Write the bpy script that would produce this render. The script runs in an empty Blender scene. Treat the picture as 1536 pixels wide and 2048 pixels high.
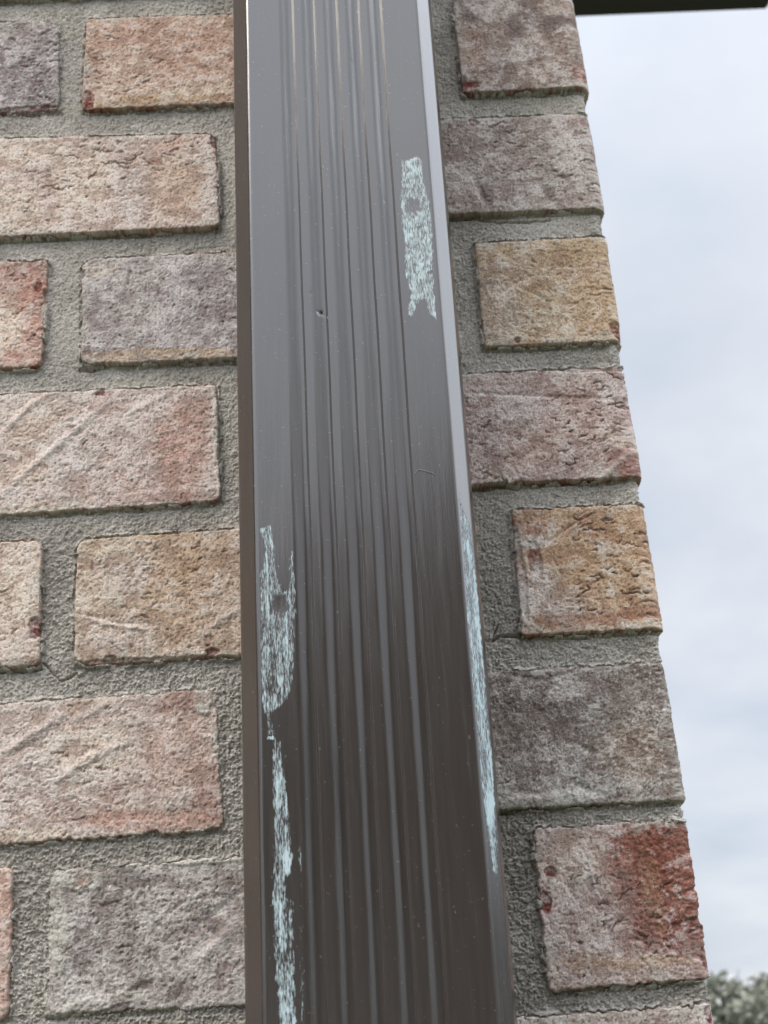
import bpy, math, random
import numpy as np
from mathutils import Matrix, Vector

scene = bpy.context.scene
# ------------------------------------------------------------------ camera
cam_d = bpy.data.cameras.new('camera')
cam = bpy.data.objects.new('camera', cam_d)
scene.collection.objects.link(cam)
CAM = Vector((-0.15006, -0.60448, -0.47406))
FW = Vector((0.0297235, 0.9356244, 0.3517435)); RT = Vector((0.9981986, -0.0094368, -0.0592498)); UP = Vector((0.0521162, -0.3528710, 0.9342194))
Mx = Matrix(((RT.x, UP.x, -FW.x, CAM.x), (RT.y, UP.y, -FW.y, CAM.y), (RT.z, UP.z, -FW.z, CAM.z), (0, 0, 0, 1)))
cam.matrix_world = Mx
cam_d.sensor_fit = 'VERTICAL'; cam_d.sensor_height = 24.0; cam_d.sensor_width = 18.0
cam_d.lens = 24.0 * 2612 / 2048
cam_d.clip_start = 0.02; cam_d.clip_end = 2000
cam_d.dof.use_dof = True; cam_d.dof.focus_distance = 0.58; cam_d.dof.aperture_fstop = 12.0
scene.camera = cam
# ------------------------------------------------------------------ light
SUN_EL, SUN_AZ = math.radians(54), math.radians(234)      # azimuth clockwise from +Y
sd = Vector((math.cos(SUN_EL) * math.sin(SUN_AZ), math.cos(SUN_EL) * math.cos(SUN_AZ), math.sin(SUN_EL)))
w = bpy.data.worlds.new('World'); scene.world = w; w.use_nodes = True
nt = w.node_tree; nt.nodes.clear()
N = nt.nodes.new; Lk = nt.links.new
out = N('ShaderNodeOutputWorld'); bg = N('ShaderNodeBackground'); sky = N('ShaderNodeTexSky')
sky.sky_type = 'NISHITA'; sky.sun_disc = False; sky.sun_elevation = SUN_EL; sky.sun_rotation = SUN_AZ
tc = N('ShaderNodeTexCoord'); sep = N('ShaderNodeSeparateXYZ'); Lk(tc.outputs['Generated'], sep.inputs[0])
def mth(op, a=None, b=None, clamp=False):
    n = N('ShaderNodeMath'); n.operation = op; n.use_clamp = clamp
    for i, v in enumerate((a, b)):
        if v is None: continue
        if isinstance(v, (int, float)): n.inputs[i].default_value = v
        else: Lk(v, n.inputs[i])
    return n.outputs[0]
zc = mth('ADD', mth('MAXIMUM', sep.outputs['Z'], 0.0), 0.32)
px = mth('DIVIDE', sep.outputs['X'], zc); py = mth('DIVIDE', sep.outputs['Y'], zc)
cmb = N('ShaderNodeCombineXYZ'); Lk(px, cmb.inputs[0]); Lk(py, cmb.inputs[1])
n1 = N('ShaderNodeTexNoise'); n1.inputs['Scale'].default_value = 2.6; n1.inputs['Detail'].default_value = 5; n1.inputs['Roughness'].default_value = .5
Lk(cmb.outputs[0], n1.inputs['Vector'])
rp = N('ShaderNodeValToRGB'); Lk(n1.outputs['Fac'], rp.inputs[0])
rp.color_ramp.elements[0].position = .30; rp.color_ramp.elements[0].color = (.62, .69, .80, 1)
rp.color_ramp.elements[1].position = .72; rp.color_ramp.elements[1].color = (.93, .95, 1.0, 1)
# overcast dome: brighter high up and towards the hidden sun
elev = N('ShaderNodeMapRange'); elev.interpolation_type = 'SMOOTHSTEP'; Lk(sep.outputs['Z'], elev.inputs[0])
elev.inputs[1].default_value = .38; elev.inputs[2].default_value = .72; elev.inputs[3].default_value = .79; elev.inputs[4].default_value = .95
dotn = N('ShaderNodeVectorMath'); dotn.operation = 'DOT_PRODUCT'; Lk(tc.outputs['Generated'], dotn.inputs[0]); dotn.inputs[1].default_value = sd
glow = N('ShaderNodeMapRange'); glow.interpolation_type = 'SMOOTHSTEP'; Lk(dotn.outputs['Value'], glow.inputs[0])
glow.inputs[1].default_value = .05; glow.inputs[2].default_value = 1.0; glow.inputs[3].default_value = 1.0; glow.inputs[4].default_value = 2.4
# bright sky lobe added at the right, unseen, to brighten the downspout bevel
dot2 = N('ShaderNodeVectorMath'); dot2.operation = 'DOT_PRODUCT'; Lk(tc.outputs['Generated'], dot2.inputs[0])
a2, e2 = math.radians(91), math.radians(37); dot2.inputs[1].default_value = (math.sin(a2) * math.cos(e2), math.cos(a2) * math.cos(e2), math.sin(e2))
added_glow = N('ShaderNodeMapRange'); added_glow.interpolation_type = 'SMOOTHSTEP'; Lk(dot2.outputs['Value'], added_glow.inputs[0])
added_glow.inputs[1].default_value = .84; added_glow.inputs[2].default_value = .97; added_glow.inputs[3].default_value = 1.0; added_glow.inputs[4].default_value = 3.7
br = mth('MULTIPLY', mth('MULTIPLY', elev.outputs[0], glow.outputs[0]), added_glow.outputs[0])
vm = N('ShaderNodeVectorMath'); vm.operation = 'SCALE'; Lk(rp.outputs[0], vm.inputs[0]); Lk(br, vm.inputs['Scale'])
# Nishita contributes the blue between the clouds (background strength 0.12 -> cloud radiance is divided by it)
vs = N('ShaderNodeVectorMath'); vs.operation = 'SCALE'; Lk(vm.outputs[0], vs.inputs[0]); vs.inputs['Scale'].default_value = 1 / .12
mixs = N('ShaderNodeMix'); mixs.data_type = 'RGBA'; mixs.inputs[0].default_value = .93
Lk(sky.outputs[0], mixs.inputs[6]); Lk(vs.outputs[0], mixs.inputs[7])
Lk(mixs.outputs[2], bg.inputs[0]); bg.inputs[1].default_value = .12; Lk(bg.outputs[0], out.inputs[0])
sl = bpy.data.lights.new('sun', 'SUN'); sl.energy = 1.75; sl.angle = math.radians(26); sl.color = (1.0, .90, .78)
so = bpy.data.objects.new('sun', sl); scene.collection.objects.link(so)
so.rotation_euler = (-sd).to_track_quat('-Z', 'Y').to_euler()
scene.view_settings.view_transform = 'Standard'; scene.view_settings.look = 'None'
scene.view_settings.exposure = 0.30; scene.view_settings.gamma = 1.0; scene.view_settings.use_curve_mapping = False

# ------------------------------------------------------------------ measured data (mm on the wall plane / on the downspout)
PAL={'ochre':(184,156,122),'red':(112,44,36),'rose':(192,146,128),'cream':(222,208,188),'pale':(214,206,200),'pink':(198,166,150),'dark':(92,82,80),'mort':(196,194,184),'tan':(188,155,120),'brick':(140,86,70),'lilac':(170,162,154),'umber':(120,92,74),'white':(232,228,222)}
PATCH=[(-320.4,55.8,17.0,8.8,3,'lilac',0.5),(-304.8,10.0,8.3,10.1,3,'dark',0.4),(-318.3,0.9,22.1,1.6,3,'red',0.8),(-246.5,1.9,44.4,4.7,3,'ochre',0.85),(-280.9,3.7,3.9,7.4,3,'red',0.95),(-280.2,25.8,6.2,17.1,3,'brick',0.4),(-218.7,8.3,19.5,3.4,3,'cream',0.7),(-224.1,36.8,25.4,20.7,3,'rose',0.3),(-260.9,52.8,19.9,10.6,13,'rose',0.35),(-311.8,-26.2,19.0,9.8,3,'cream',0.5),(-281.4,-47.3,16.2,19.0,3,'cream',0.55),(-254.4,-58.3,10.8,18.9,3,'pale',0.7),(-232.8,-56.2,16.2,19.0,3,'tan',0.5),(-321.1,-64.2,16.0,12.6,3,'cream',0.5),(-235.5,-26.9,8.2,6.6,3,'rose',0.6),(-210.8,-24.9,2.5,5.3,3,'red',0.95),(-240.9,-82.6,32.0,2.1,3,'rose',0.7),(-243.6,-37.9,3.8,2.6,3,'brick',0.6),(-213.9,-57.2,5.4,25.2,3,'pale',0.5),(-273.8,-19.7,52.1,1.3,3,'brick',0.5),(-313.9,-113.7,15.6,17.8,3,'brick',0.4),(-320.8,-134.1,10.3,17.4,3,'cream',0.7),(-305.7,-126.1,7.8,23.4,3,'rose',0.6),(-309.1,-101.9,10.5,6.1,3,'red',0.3),(-304.8,-112.7,2.1,3.0,3,'red',0.8),(-240.8,-156.4,41.0,4.0,-1,'ochre',0.75),(-259.1,-119.6,20.9,23.7,3,'lilac',0.4),(-214.8,-125.0,13.1,23.6,3,'dark',0.22),(-278.6,-155.2,3.5,5.8,3,'umber',0.8),(-211.8,-96.5,10.6,2.4,3,'ochre',0.4),(-272.4,-103.9,10.5,4.5,3,'cream',0.5),(-305.9,-191.7,20.0,13.8,3,'cream',0.5),(-283.0,-206.7,14.9,16.2,3,'pale',0.6),(-230.8,-209.6,12.5,24.2,3,'rose',0.6),(-223.1,-188.0,10.1,11.1,3,'brick',0.3),(-238.3,-234.7,27.1,2.6,-1,'brick',0.55),(-297.0,-236.7,22.0,3.1,0,'cream',0.6),(-210.4,-183.1,3.0,11.1,3,'umber',0.4),(-211.6,-210.6,2.2,29.5,3,'mort',0.9),(-271.1,-175.3,2.5,1.9,3,'red',0.8),(-248.4,-175.9,7.6,1.7,3,'brick',0.6),(-309.9,-216.0,14.8,10.7,3,'cream',0.4),(-307.5,-278.5,9.5,14.9,3,'cream',0.6),(-299.3,-297.6,3.3,5.4,3,'red',0.95),(-303.8,-314.3,8.2,2.4,3,'umber',0.7),(-310.9,-253.4,12.1,1.3,3,'rose',0.5),(-255.3,-253.4,26.8,2.6,-3,'ochre',0.8),(-275.8,-256.1,6.0,4.6,-37,'ochre',0.7),(-221.3,-263.0,14.5,12.8,3,'tan',0.45),(-257.5,-273.7,14.4,12.6,3,'pale',0.6),(-269.3,-285.6,12.0,12.4,3,'cream',0.5),(-233.5,-287.7,14.3,22.2,3,'tan',0.4),(-245.3,-316.9,39.9,1.7,-1,'red',0.55),(-262.4,-260.7,19.3,5.1,3,'cream',0.5),(-215.9,-314.5,3.5,1.9,3,'red',0.8),(-264.1,-315.4,3.3,2.2,3,'red',0.8),(-259.5,-303.5,21.2,9.7,3,'pale',0.4),(-231.3,-336.4,13.9,7.0,3,'brick',0.55),(-219.0,-378.6,6.8,13.4,3,'brick',0.5),(-245.0,-390.5,31.4,4.8,-3,'rose',0.7),(-298.6,-394.0,20.1,3.3,0,'cream',0.6),(-272.6,-357.3,20.6,13.7,3,'cream',0.45),(-299.5,-369.4,13.6,13.5,3,'pale',0.5),(-233.7,-359.5,13.7,16.0,3,'rose',0.3),(-220.9,-337.0,3.7,7.0,3,'mort',0.9),(-213.1,-360.7,3.2,13.7,13,'mort',0.8),(-275.3,-336.2,13.9,2.8,3,'ochre',0.4),(-300.7,-398.2,13.4,1.1,3,'ochre',0.7),(-275.9,-414.8,11.1,4.8,-7,'mort',0.95),(-285.3,-433.4,4.8,20.7,3,'mort',0.95),(-245.0,-408.5,40.0,1.9,-2,'mort',0.75),(-253.8,-415.1,13.3,4.2,-7,'dark',0.6),(-255.8,-435.1,13.1,12.5,3,'dark',0.22),(-234.0,-463.2,8.6,2.4,43,'dark',0.6),(-214.3,-439.6,8.7,3.0,-37,'dark',0.6),(-253.3,-464.1,12.8,2.8,43,'dark',0.6),(-266.2,-466.3,19.3,2.9,8,'mort',0.7),(-218.9,-458.0,13.0,12.1,3,'pale',0.45),(-254.3,-470.5,2.9,1.0,23,'red',0.8),(-275.4,-414.9,2.2,2.1,3,'rose',0.6),(-275.2,-444.4,3.9,10.3,3,'dark',0.4),(-38.8,41.4,4.0,10.5,3,'dark',0.6),(-18.8,40.4,4.0,10.5,3,'dark',0.5),(-29.1,51.7,4.6,8.9,3,'dark',0.4),(-65.3,49.9,4.0,7.1,3,'dark',0.4),(-44.2,13.7,3.9,4.8,3,'dark',0.45),(-12.5,45.4,17.2,4.9,8,'dark',0.35),(-65.6,28.7,11.3,17.3,3,'rose',0.25),(-68.4,1.9,6.1,6.1,38,'red',0.95),(-5.1,8.2,3.9,6.2,3,'brick',0.85),(-34.8,23.6,17.0,4.8,3,'pale',0.35),(-50.2,58.1,14.4,7.1,3,'pale',0.4),(-63.9,-65.1,3.8,12.7,-9,'dark',0.4),(-29.7,-63.7,3.3,12.7,-9,'dark',0.35),(-67.5,-20.2,3.4,2.6,-27,'red',0.9),(-11.3,-22.1,11.1,2.3,3,'brick',0.4),(-21.8,-41.4,16.5,16.2,3,'pale',0.25),(-66.8,-52.1,13.6,12.8,3,'pale',0.25),(-20.8,-106.7,18.7,9.1,3,'ochre',0.6),(-47.1,-129.6,13.1,4.1,23,'ochre',0.8),(-62.2,-121.2,11.9,2.4,-27,'ochre',0.6),(-16.7,-117.6,10.6,4.2,18,'brick',0.25),(-56.5,-103.2,2.6,9.2,3,'ochre',0.5),(-4.8,-155.6,3.1,6.9,13,'red',0.95),(-69.0,-123.9,4.2,3.0,3,'umber',0.9),(-56.2,-158.1,2.1,1.7,3,'red',0.9),(-16.4,-138.7,13.1,17.6,3,'tan',0.5),(-63.3,-133.2,13.1,23.5,3,'pale',0.35),(-35.7,-146.6,10.4,8.7,3,'cream',0.4),(-18.1,-175.2,18.0,2.5,0,'red',0.5),(-45.2,-175.7,2.3,2.3,3,'red',0.8),(-9.4,-230.0,9.0,10.7,-17,'brick',0.75),(-61.7,-199.6,15.2,16.5,3,'pale',0.4),(-76.8,-212.6,10.1,16.3,3,'dark',0.25),(-14.0,-216.1,12.6,3.3,-32,'cream',0.45),(-56.0,-219.2,15.0,10.8,3,'pink',0.5),(-31.3,-201.3,15.2,16.5,3,'pink',0.3),(-59.9,-259.1,7.3,9.0,3,'brick',0.55),(-59.3,-277.2,3.9,8.9,3,'red',0.75),(-67.8,-279.3,2.9,27.5,3,'red',0.6),(-63.2,-292.3,12.0,14.9,3,'pale',0.75),(-60.8,-268.1,12.2,3.6,3,'pale',0.8),(-49.7,-301.8,11.9,9.9,3,'pale',0.6),(-17.4,-274.5,17.1,30.2,3,'ochre',0.6),(-38.5,-308.6,35.9,3.0,1,'brick',0.45),(-49.6,-254.4,14.8,4.2,3,'ochre',0.5),(-30.8,-263.3,14.7,5.2,-17,'brick',0.35),(-14.1,-306.3,9.6,3.5,3,'brick',0.45),(-24.3,-286.9,1.2,27.3,3,'cream',0.25),(-2.0,-288.1,2.1,22.4,7,'pale',0.6),(-41.7,-273.1,12.1,22.7,3,'tan',0.5),(-31.9,-314.5,40.4,1.4,1,'cream',0.5),(-73.4,-347.8,14.0,7.0,3,'dark',0.35),(-41.3,-354.3,18.6,13.9,3,'dark',0.25),(-49.3,-342.0,11.7,4.8,3,'pale',0.4),(-83.6,-381.9,11.4,9.0,3,'mort',0.5),(-52.4,-390.5,25.0,3.1,3,'mort',0.6),(-33.9,-330.9,21.2,1.2,3,'brick',0.3),(-66.2,-369.2,13.8,6.8,3,'pale',0.3),(-22.5,-371.7,13.9,13.7,3,'tan',0.25),(-6.9,-393.1,5.0,3.2,-17,'umber',0.8),(-25.4,-429.5,13.4,24.2,-1,'brick',0.9),(-21.4,-416.7,20.2,10.8,3,'brick',0.8),(-12.5,-425.9,16.7,25.4,-5,'brick',0.95),(-21.5,-451.0,13.1,10.3,3,'brick',0.8),(-23.1,-429.6,4.4,23.2,3,'ochre',0.3),(-23.4,-414.4,15.7,6.5,3,'brick',0.8),(-3.1,-430.8,5.8,27.3,-3,'brick',0.9),(-11.1,-455.8,8.7,8.2,3,'red',0.4),(-39.4,-452.0,6.6,8.3,3,'brick',0.5),(-37.9,-422.3,8.9,3.9,13,'rose',0.6),(-67.3,-423.8,2.7,2.6,3,'red',0.9),(-70.8,-436.5,2.2,5.0,3,'red',0.95),(-50.1,-430.2,2.0,3.4,3,'red',0.5),(-57.8,-419.0,13.4,10.7,3,'cream',0.35),(-54.2,-447.0,17.5,10.3,3,'pale',0.4),(-56.0,-462.5,6.5,4.5,3,'tan',0.5),(-32.1,-463.9,24.0,2.4,0,'tan',0.6),(-3.0,-445.8,2.6,4.1,3,'red',0.6),(-4.0,-464.5,2.6,6.1,3,'red',0.7),(-5.1,-486.9,3.0,3.9,3,'red',0.97),(-52.0,-484.1,25.8,5.0,3,'cream',0.4)]
CREASE=[([[-320.7,-196.4],[-306.3,-180.6],[-293.9,-172.9]],1.6,0.9),([[-319.2,-228.8],[-302.6,-213.7],[-280.9,-193.1],[-266.0,-180.0]],2.0,0.8),([[-258.4,-188.8],[-238.2,-178.7]],1.6,0.5),([[-313.6,-357.2],[-300.3,-348.8],[-286.8,-340.3]],2.2,1.1),([[-290.4,-372.2],[-272.5,-360.7],[-254.3,-353.7]],2.2,0.9),([[-279.8,-343.0],[-261.5,-334.6]],1.8,0.5),([[-227.4,-438.9],[-214.2,-431.2],[-205.2,-423.3]],2.0,-0.9),([[-205.5,-436.0],[-218.8,-447.7],[-225.3,-453.5]],3.0,1.0),([[-255.5,-466.0],[-242.6,-458.6]],2,-0.7),([[-71.2,-55.1],[-67.7,-68.1],[-62.4,-79.5]],2.0,-1.1),([[-34.1,-66.7],[-29.5,-74.9],[-26.1,-81.4]],2.0,-0.7),([[-84.7,-185.7],[-55.5,-188.8],[-4.9,-194.3]],1.0,-0.8),([[-22.8,-237.3],[-4.6,-222.1]],1.5,0.8),([[-53.6,-269.8],[-43.1,-262.6],[-29.9,-255.5]],0.8,-0.9),([[-281.0,-291.2],[-262.0,-297.2],[-243.0,-299.5]],1.2,-0.7),([[-281.0,-292.4],[-264.3,-298.3],[-245.4,-302.3]],1.2,0.6),([[-221.7,-305.6],[-202.6,-293.2]],2.0,0.6),([[-81.3,-331.8],[-60.5,-336.6],[-45.9,-332.7]],1.2,-0.8),([[-54.2,-365.3],[-38.9,-373.1]],1.4,-0.7),([[-54.0,-384.8],[-34.5,-393.8]],1.3,-0.8),([[-255.3,-100.2],[-259.1,-119.6]],0.8,-0.7),([[-50.1,-390.6],[-86.7,-390.8]],2,0.6),([[-67.2,-400.8],[-70.7,-456.4]],1.0,-0.3),([[-37.6,-415.8],[-36.2,-435.3]],1.1,-0.8),([[-44.9,-443.3],[-43.4,-458.0]],1.0,-0.8),([[-55.0,-463.6],[-55.2,-455.3]],1.2,0.7),([[-63.0,-130.2],[-51.6,-121.8],[-40.6,-117.8]],1.0,-0.7),([[-52.1,-126.3],[-34.8,-137.7]],1.2,-0.7),([[-54.9,-100.2],[-56.9,-115.4]],1.2,-0.4),([[-57.3,-435.1],[-61.2,-429.6]],1.0,-0.6),([[-10.7,-436.8],[-1.2,-433.1]],1.0,-1.2),([[-14.7,-449.3],[-0.8,-445.9]],1.0,-1.2)]
CRACKP=[(-276.2,-37.9,16.3,19.2,1.0),(-238.2,-33.3,16.4,9.8,0.8),(-303.1,-42.9,10.8,22.3,0.5),(-310.4,-64.8,16.0,9.4,0.6),(-314.5,48.5,16.9,17.5,0.8),(-302.6,27.0,11.2,20.5,0.8),(-26.9,-207.1,17.7,21.8,1.0),(-9.3,-188.5,10.2,11.1,1.0),(-73.5,-218.3,12.5,16.1,0.7),(-29.3,-271.2,12.2,20.3,1.2),(-11.1,-282.5,9.7,17.6,1.0),(-34.9,-298.9,9.6,12.3,0.9),(-46.8,-43.4,13.7,19.3,0.7),(-20.8,-57.8,13.6,15.9,0.8),(-53.9,-29.9,8.3,6.5,0.6),(-17.1,-451.2,13.1,14.5,1.0),(-50.8,-436.6,13.2,16.7,0.7),(-23.7,-416.6,13.5,8.6,0.5),(-307.2,-288.5,14.3,14.8,0.4),(-283.5,-187.4,7.5,8.3,0.8),(-209.5,-122.3,10.4,17.8,0.5),(-260.7,35.2,16.9,24.1,0.5),(-266.6,-440.7,17.4,16.5,0.5),(-308.0,-131.8,12.9,17.5,0.5),(-30.5,-122.9,15.8,17.9,0.4),(-257.2,-296.3,18.9,12.2,0.5),(-233.5,-275.1,16.9,15.1,0.5),(-274.6,-370.9,20.4,15.7,0.4)]
MCRACK=[([[-295.6,-314.8],[-287.2,-323.7],[-280.3,-320.5]],0.5),([[-315.3,-318.0],[-296.7,-317.9]],0.5),([[-83.4,-315.5],[-79.7,-313.7],[-70.2,-314.2],[-37.0,-316.6]],0.8),([[-80.4,-308.7],[-82.7,-315.5]],0.6),([[-84.7,-394.2],[-75.6,-394.1],[-41.5,-395.6]],0.9),([[-77.4,-80.9],[-58.8,-84.4],[-31.9,-85.2]],0.6),([[-83.8,-236.1],[-62.7,-236.5],[-27.8,-237.6]],0.6),([[-308.6,-1.6],[-329.3,-0.5]],0.7)]
CHALK=[([[-114.5,-98.5],[-104.8,-97.9],[-104.4,-114.8],[-103.0,-121.9],[-102.6,-133.1],[-103.9,-165.6],[-104.4,-187.9],[-107.0,-183.9],[-109.2,-175.9],[-112.3,-178.3],[-115.8,-186.5],[-117.4,-182.8],[-114.9,-173.0],[-116.9,-164.9],[-116.2,-140.6],[-116.6,-132.3],[-116.4,-121.2],[-115.2,-109.9]],0.62,0),([[-186.7,-282.9],[-181.8,-282.0],[-180.5,-293.4],[-180.0,-304.5],[-177.5,-312.4],[-175.0,-311.4],[-173.8,-293.8],[-172.8,-294.9],[-172.3,-307.2],[-172.4,-322.4],[-173.3,-335.2],[-174.9,-351.9],[-177.1,-357.9],[-182.2,-362.7],[-186.6,-363.9],[-187.3,-357.3],[-187.3,-342.8],[-187.3,-325.9],[-186.6,-304.2],[-184.5,-293.2]],0.55,1),([[-186.0,-363.1],[-183.2,-362.7],[-182.1,-372.8],[-185.2,-371.6]],0.3,1),([[-185.6,-372.0],[-182.1,-372.2],[-182.1,-374.6],[-185.7,-374.0]],0.98,1),([[-183.5,-373.8],[-180.6,-374.9],[-178.7,-389.9],[-177.6,-405.4],[-176.9,-420.6],[-177.5,-425.2],[-179.9,-428.7],[-180.0,-434.3],[-177.4,-436.2],[-177.6,-453.3],[-177.6,-463.9],[-177.5,-481.1],[-183.7,-480.8],[-184.8,-468.7],[-185.0,-434.9],[-184.1,-416.4],[-183.9,-397.3]],0.6,1),([[-101.0,-271.6],[-99.8,-278.6],[-96.7,-286.8],[-96.3,-302.6],[-96.2,-320.2],[-96.4,-341.7],[-96.5,-362.5],[-96.3,-382.8],[-97.1,-402.4],[-97.7,-421.4],[-98.9,-433.5],[-100.6,-427.8],[-101.7,-409.8],[-102.3,-394.3],[-102.2,-370.4],[-102.4,-351.8],[-102.1,-328.6],[-101.5,-309.0],[-101.5,-288.8]],0.72,1),([[-174.8,-415.1],[-173.5,-417.0],[-173.6,-433.7],[-174.7,-434.6]],0.3,1),([[-175.5,-444.5],[-174.0,-444.6],[-174.5,-481.3],[-176.4,-481.2]],0.2,1),([[-187.4,-440.2],[-186.6,-440.2],[-186.8,-463.4],[-187.6,-463.3]],0.15,1)]
HOLES=[(-111.0,-125.4,4.6,5.6),(-105.0,-162.2,2.2,1.6),(-178.9,-318.1,4.6,5.0),(-176.1,-430.2,5.2,5.5)]
DENTS=[(-111.0,-125.4,4.2,0.9),(-178.9,-318.1,4.4,0.9),(-176.5,-430.2,4,0.6),(-156.3,-179.8,1.0,0.7),(-160.4,-170.2,0.8,0.3),(-123.7,-121.2,0.5,0.3),(-136.0,-38.0,0.8,0.2)]
# ------------------------------------------------------------------ helpers
_rng = np.random.RandomState(7)
_ang = _rng.rand(256, 256).astype(np.float32) * 2 * np.pi
_GX, _GY = np.cos(_ang), np.sin(_ang)
def pn(x, y, seed=0):                                   # 2-D gradient noise, about -1..1
    x = np.asarray(x, np.float32) + np.float32(seed * 17.31); y = np.asarray(y, np.float32) + np.float32(seed * 9.73)
    x, y = np.broadcast_arrays(x, y)
    xi = np.floor(x).astype(np.int32); yi = np.floor(y).astype(np.int32)
    xf = x - xi; yf = y - yi
    u = xf * xf * xf * (xf * (xf * 6 - 15) + 10); v = yf * yf * yf * (yf * (yf * 6 - 15) + 10)
    a, b = xi & 255, (xi + 1) & 255; c, d = yi & 255, (yi + 1) & 255
    n00 = _GX[a, c] * xf + _GY[a, c] * yf; n10 = _GX[b, c] * (xf - 1) + _GY[b, c] * yf
    n01 = _GX[a, d] * xf + _GY[a, d] * (yf - 1); n11 = _GX[b, d] * (xf - 1) + _GY[b, d] * (yf - 1)
    p = n00 + u * (n10 - n00); q = n01 + u * (n11 - n01)
    return (p + v * (q - p)) * np.float32(1.5)
def fbm(x, y, s, oc=3, seed=0, g=.5):                   # s = feature size in the unit of x
    t = 0; a = 1.; n = 0.
    for i in range(oc):
        t = t + a * pn(x / s, y / s, seed + i * 3.7); n += a; a *= g; s = s / 2.03
    return t / n
def ss(e0, e1, x):
    t = np.clip((x - e0) / (e1 - e0), 0, 1); return t * t * (3 - 2 * t)
def lin(c):
    c = np.array(c, np.float32) / 255.; return np.where(c <= .04045, c / 12.92, ((c + .055) / 1.055) ** 2.4).astype(np.float32)
PALL = {k: lin(v) for k, v in PAL.items()}

def mesh_np(name, co, quads, mat, parent=None, col=None, attrs=None, smooth=True):
    me = bpy.data.meshes.new(name)
    n = len(co); f = len(quads); k = quads.shape[1]
    me.vertices.add(n); me.vertices.foreach_set('co', np.ascontiguousarray(co, np.float32).ravel())
    me.loops.add(f * k); me.polygons.add(f)
    me.loops.foreach_set('vertex_index', np.ascontiguousarray(quads, np.int32).ravel())
    me.polygons.foreach_set('loop_start', np.arange(0, f * k, k, dtype=np.int32))
    try: me.polygons.foreach_set('loop_total', np.full(f, k, np.int32))
    except Exception: pass
    me.polygons.foreach_set('use_smooth', np.full(f, smooth, dtype=bool))
    me.update(calc_edges=True)
    if col is not None:
        a = me.color_attributes.new('Col', 'FLOAT_COLOR', 'POINT')
        c4 = np.ones((n, 4), np.float32); c4[:, :3] = col; a.data.foreach_set('color', c4.ravel())
    for an, av in (attrs or {}).items():
        a = me.attributes.new(an, 'FLOAT', 'POINT'); a.data.foreach_set('value', np.ascontiguousarray(av, np.float32).ravel())
    me.materials.append(mat)
    o = bpy.data.objects.new(name, me); scene.collection.objects.link(o); o.parent = parent
    return o
def grid_quads(nr, nc, mask=None, wrap=False):
    idx = np.arange(nr * nc, dtype=np.int32).reshape(nr, nc)
    if wrap: idx = np.concatenate([idx, idx[:, :1]], 1)
    q = np.stack([idx[:-1, :-1], idx[:-1, 1:], idx[1:, 1:], idx[1:, :-1]], -1)
    if mask is not None:
        k = mask[:-1, :-1] & mask[:-1, 1:] & mask[1:, 1:] & mask[1:, :-1]; q = q[k]
    return q.reshape(-1, 4)
def compact(co, q, *arr):
    used = np.zeros(len(co), bool); used[q.ravel()] = True
    remap = np.cumsum(used) - 1
    return (co[used], remap[q].astype(np.int32)) + tuple(a[used] for a in arr)
def tag(o, label=None, cat=None, group=None, kind=None):
    for k, v in (('label', label), ('category', cat), ('group', group), ('kind', kind)):
        if v: o[k] = v
    return o
def empty(name, loc=(0, 0, 0)):
    o = bpy.data.objects.new(name, None); o.location = loc; scene.collection.objects.link(o); return o

def mat(name):
    m = bpy.data.materials.new(name); m.use_nodes = True
    t = m.node_tree; b = t.nodes['Principled BSDF']
    return m, t, b
def noise_bump(t, b, scale, dist, strength=1., detail=4, vec=None):
    tcn = t.nodes.new('ShaderNodeTexCoord'); nn = t.nodes.new('ShaderNodeTexNoise'); bp = t.nodes.new('ShaderNodeBump')
    nn.inputs['Scale'].default_value = scale; nn.inputs['Detail'].default_value = detail
    t.links.new(tcn.outputs['Object'] if vec is None else vec, nn.inputs['Vector'])
    bp.inputs['Distance'].default_value = dist; bp.inputs['Strength'].default_value = strength
    t.links.new(nn.outputs['Fac'], bp.inputs['Height']); t.links.new(bp.outputs[0], b.inputs['Normal'])
    return nn, bp
def masonry(name, scale, rough, gain=1.0):
    m, t, b = mat(name)
    a = t.nodes.new('ShaderNodeVertexColor'); a.layer_name = 'Col'
    nn, bp = noise_bump(t, b, scale * 1.3, .0005, .8, 4)
    mr = t.nodes.new('ShaderNodeMapRange'); t.links.new(nn.outputs['Fac'], mr.inputs[0])
    mr.inputs[1].default_value = .25; mr.inputs[2].default_value = .75; mr.inputs[3].default_value = .74 * gain; mr.inputs[4].default_value = 1.26 * gain
    vsn = t.nodes.new('ShaderNodeVectorMath'); vsn.operation = 'SCALE'
    t.links.new(a.outputs[0], vsn.inputs[0]); t.links.new(mr.outputs[0], vsn.inputs['Scale'])
    t.links.new(vsn.outputs[0], b.inputs['Base Color']); b.inputs['Roughness'].default_value = rough
    b.inputs['Specular IOR Level'].default_value = .25
    return m
M_brick = masonry('weathered_brick', 900, .92, 1.21)
M_mort = masonry('sandy_mortar', 1100, .95, 1.07)

# ------------------------------------------------------------------ the wall, unrolled round its corner (mm)
XC = -6.0                                                # plane of the return face
def axis(parts):
    o = [np.arange(a, b, s) for a, b, s in parts]; return np.concatenate(o).astype(np.float32)
S = axis([(-1600, -620, 6), (-620, -345, 1.3), (-345, -192, .5), (-192, -104, 1.1), (-104, -6, .5), (-6, 10, .4), (10, 142, 1.2), (142, 1100, 7)]) - 0
S = S - 0.0
Zr = axis([(-4500, -1200, 12), (-1200, -800, 4), (-800, -510, 1.4), (-510, -200, .5), (-200, 84, .55), (84, 300, 1.4), (300, 1100, 7)])
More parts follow.
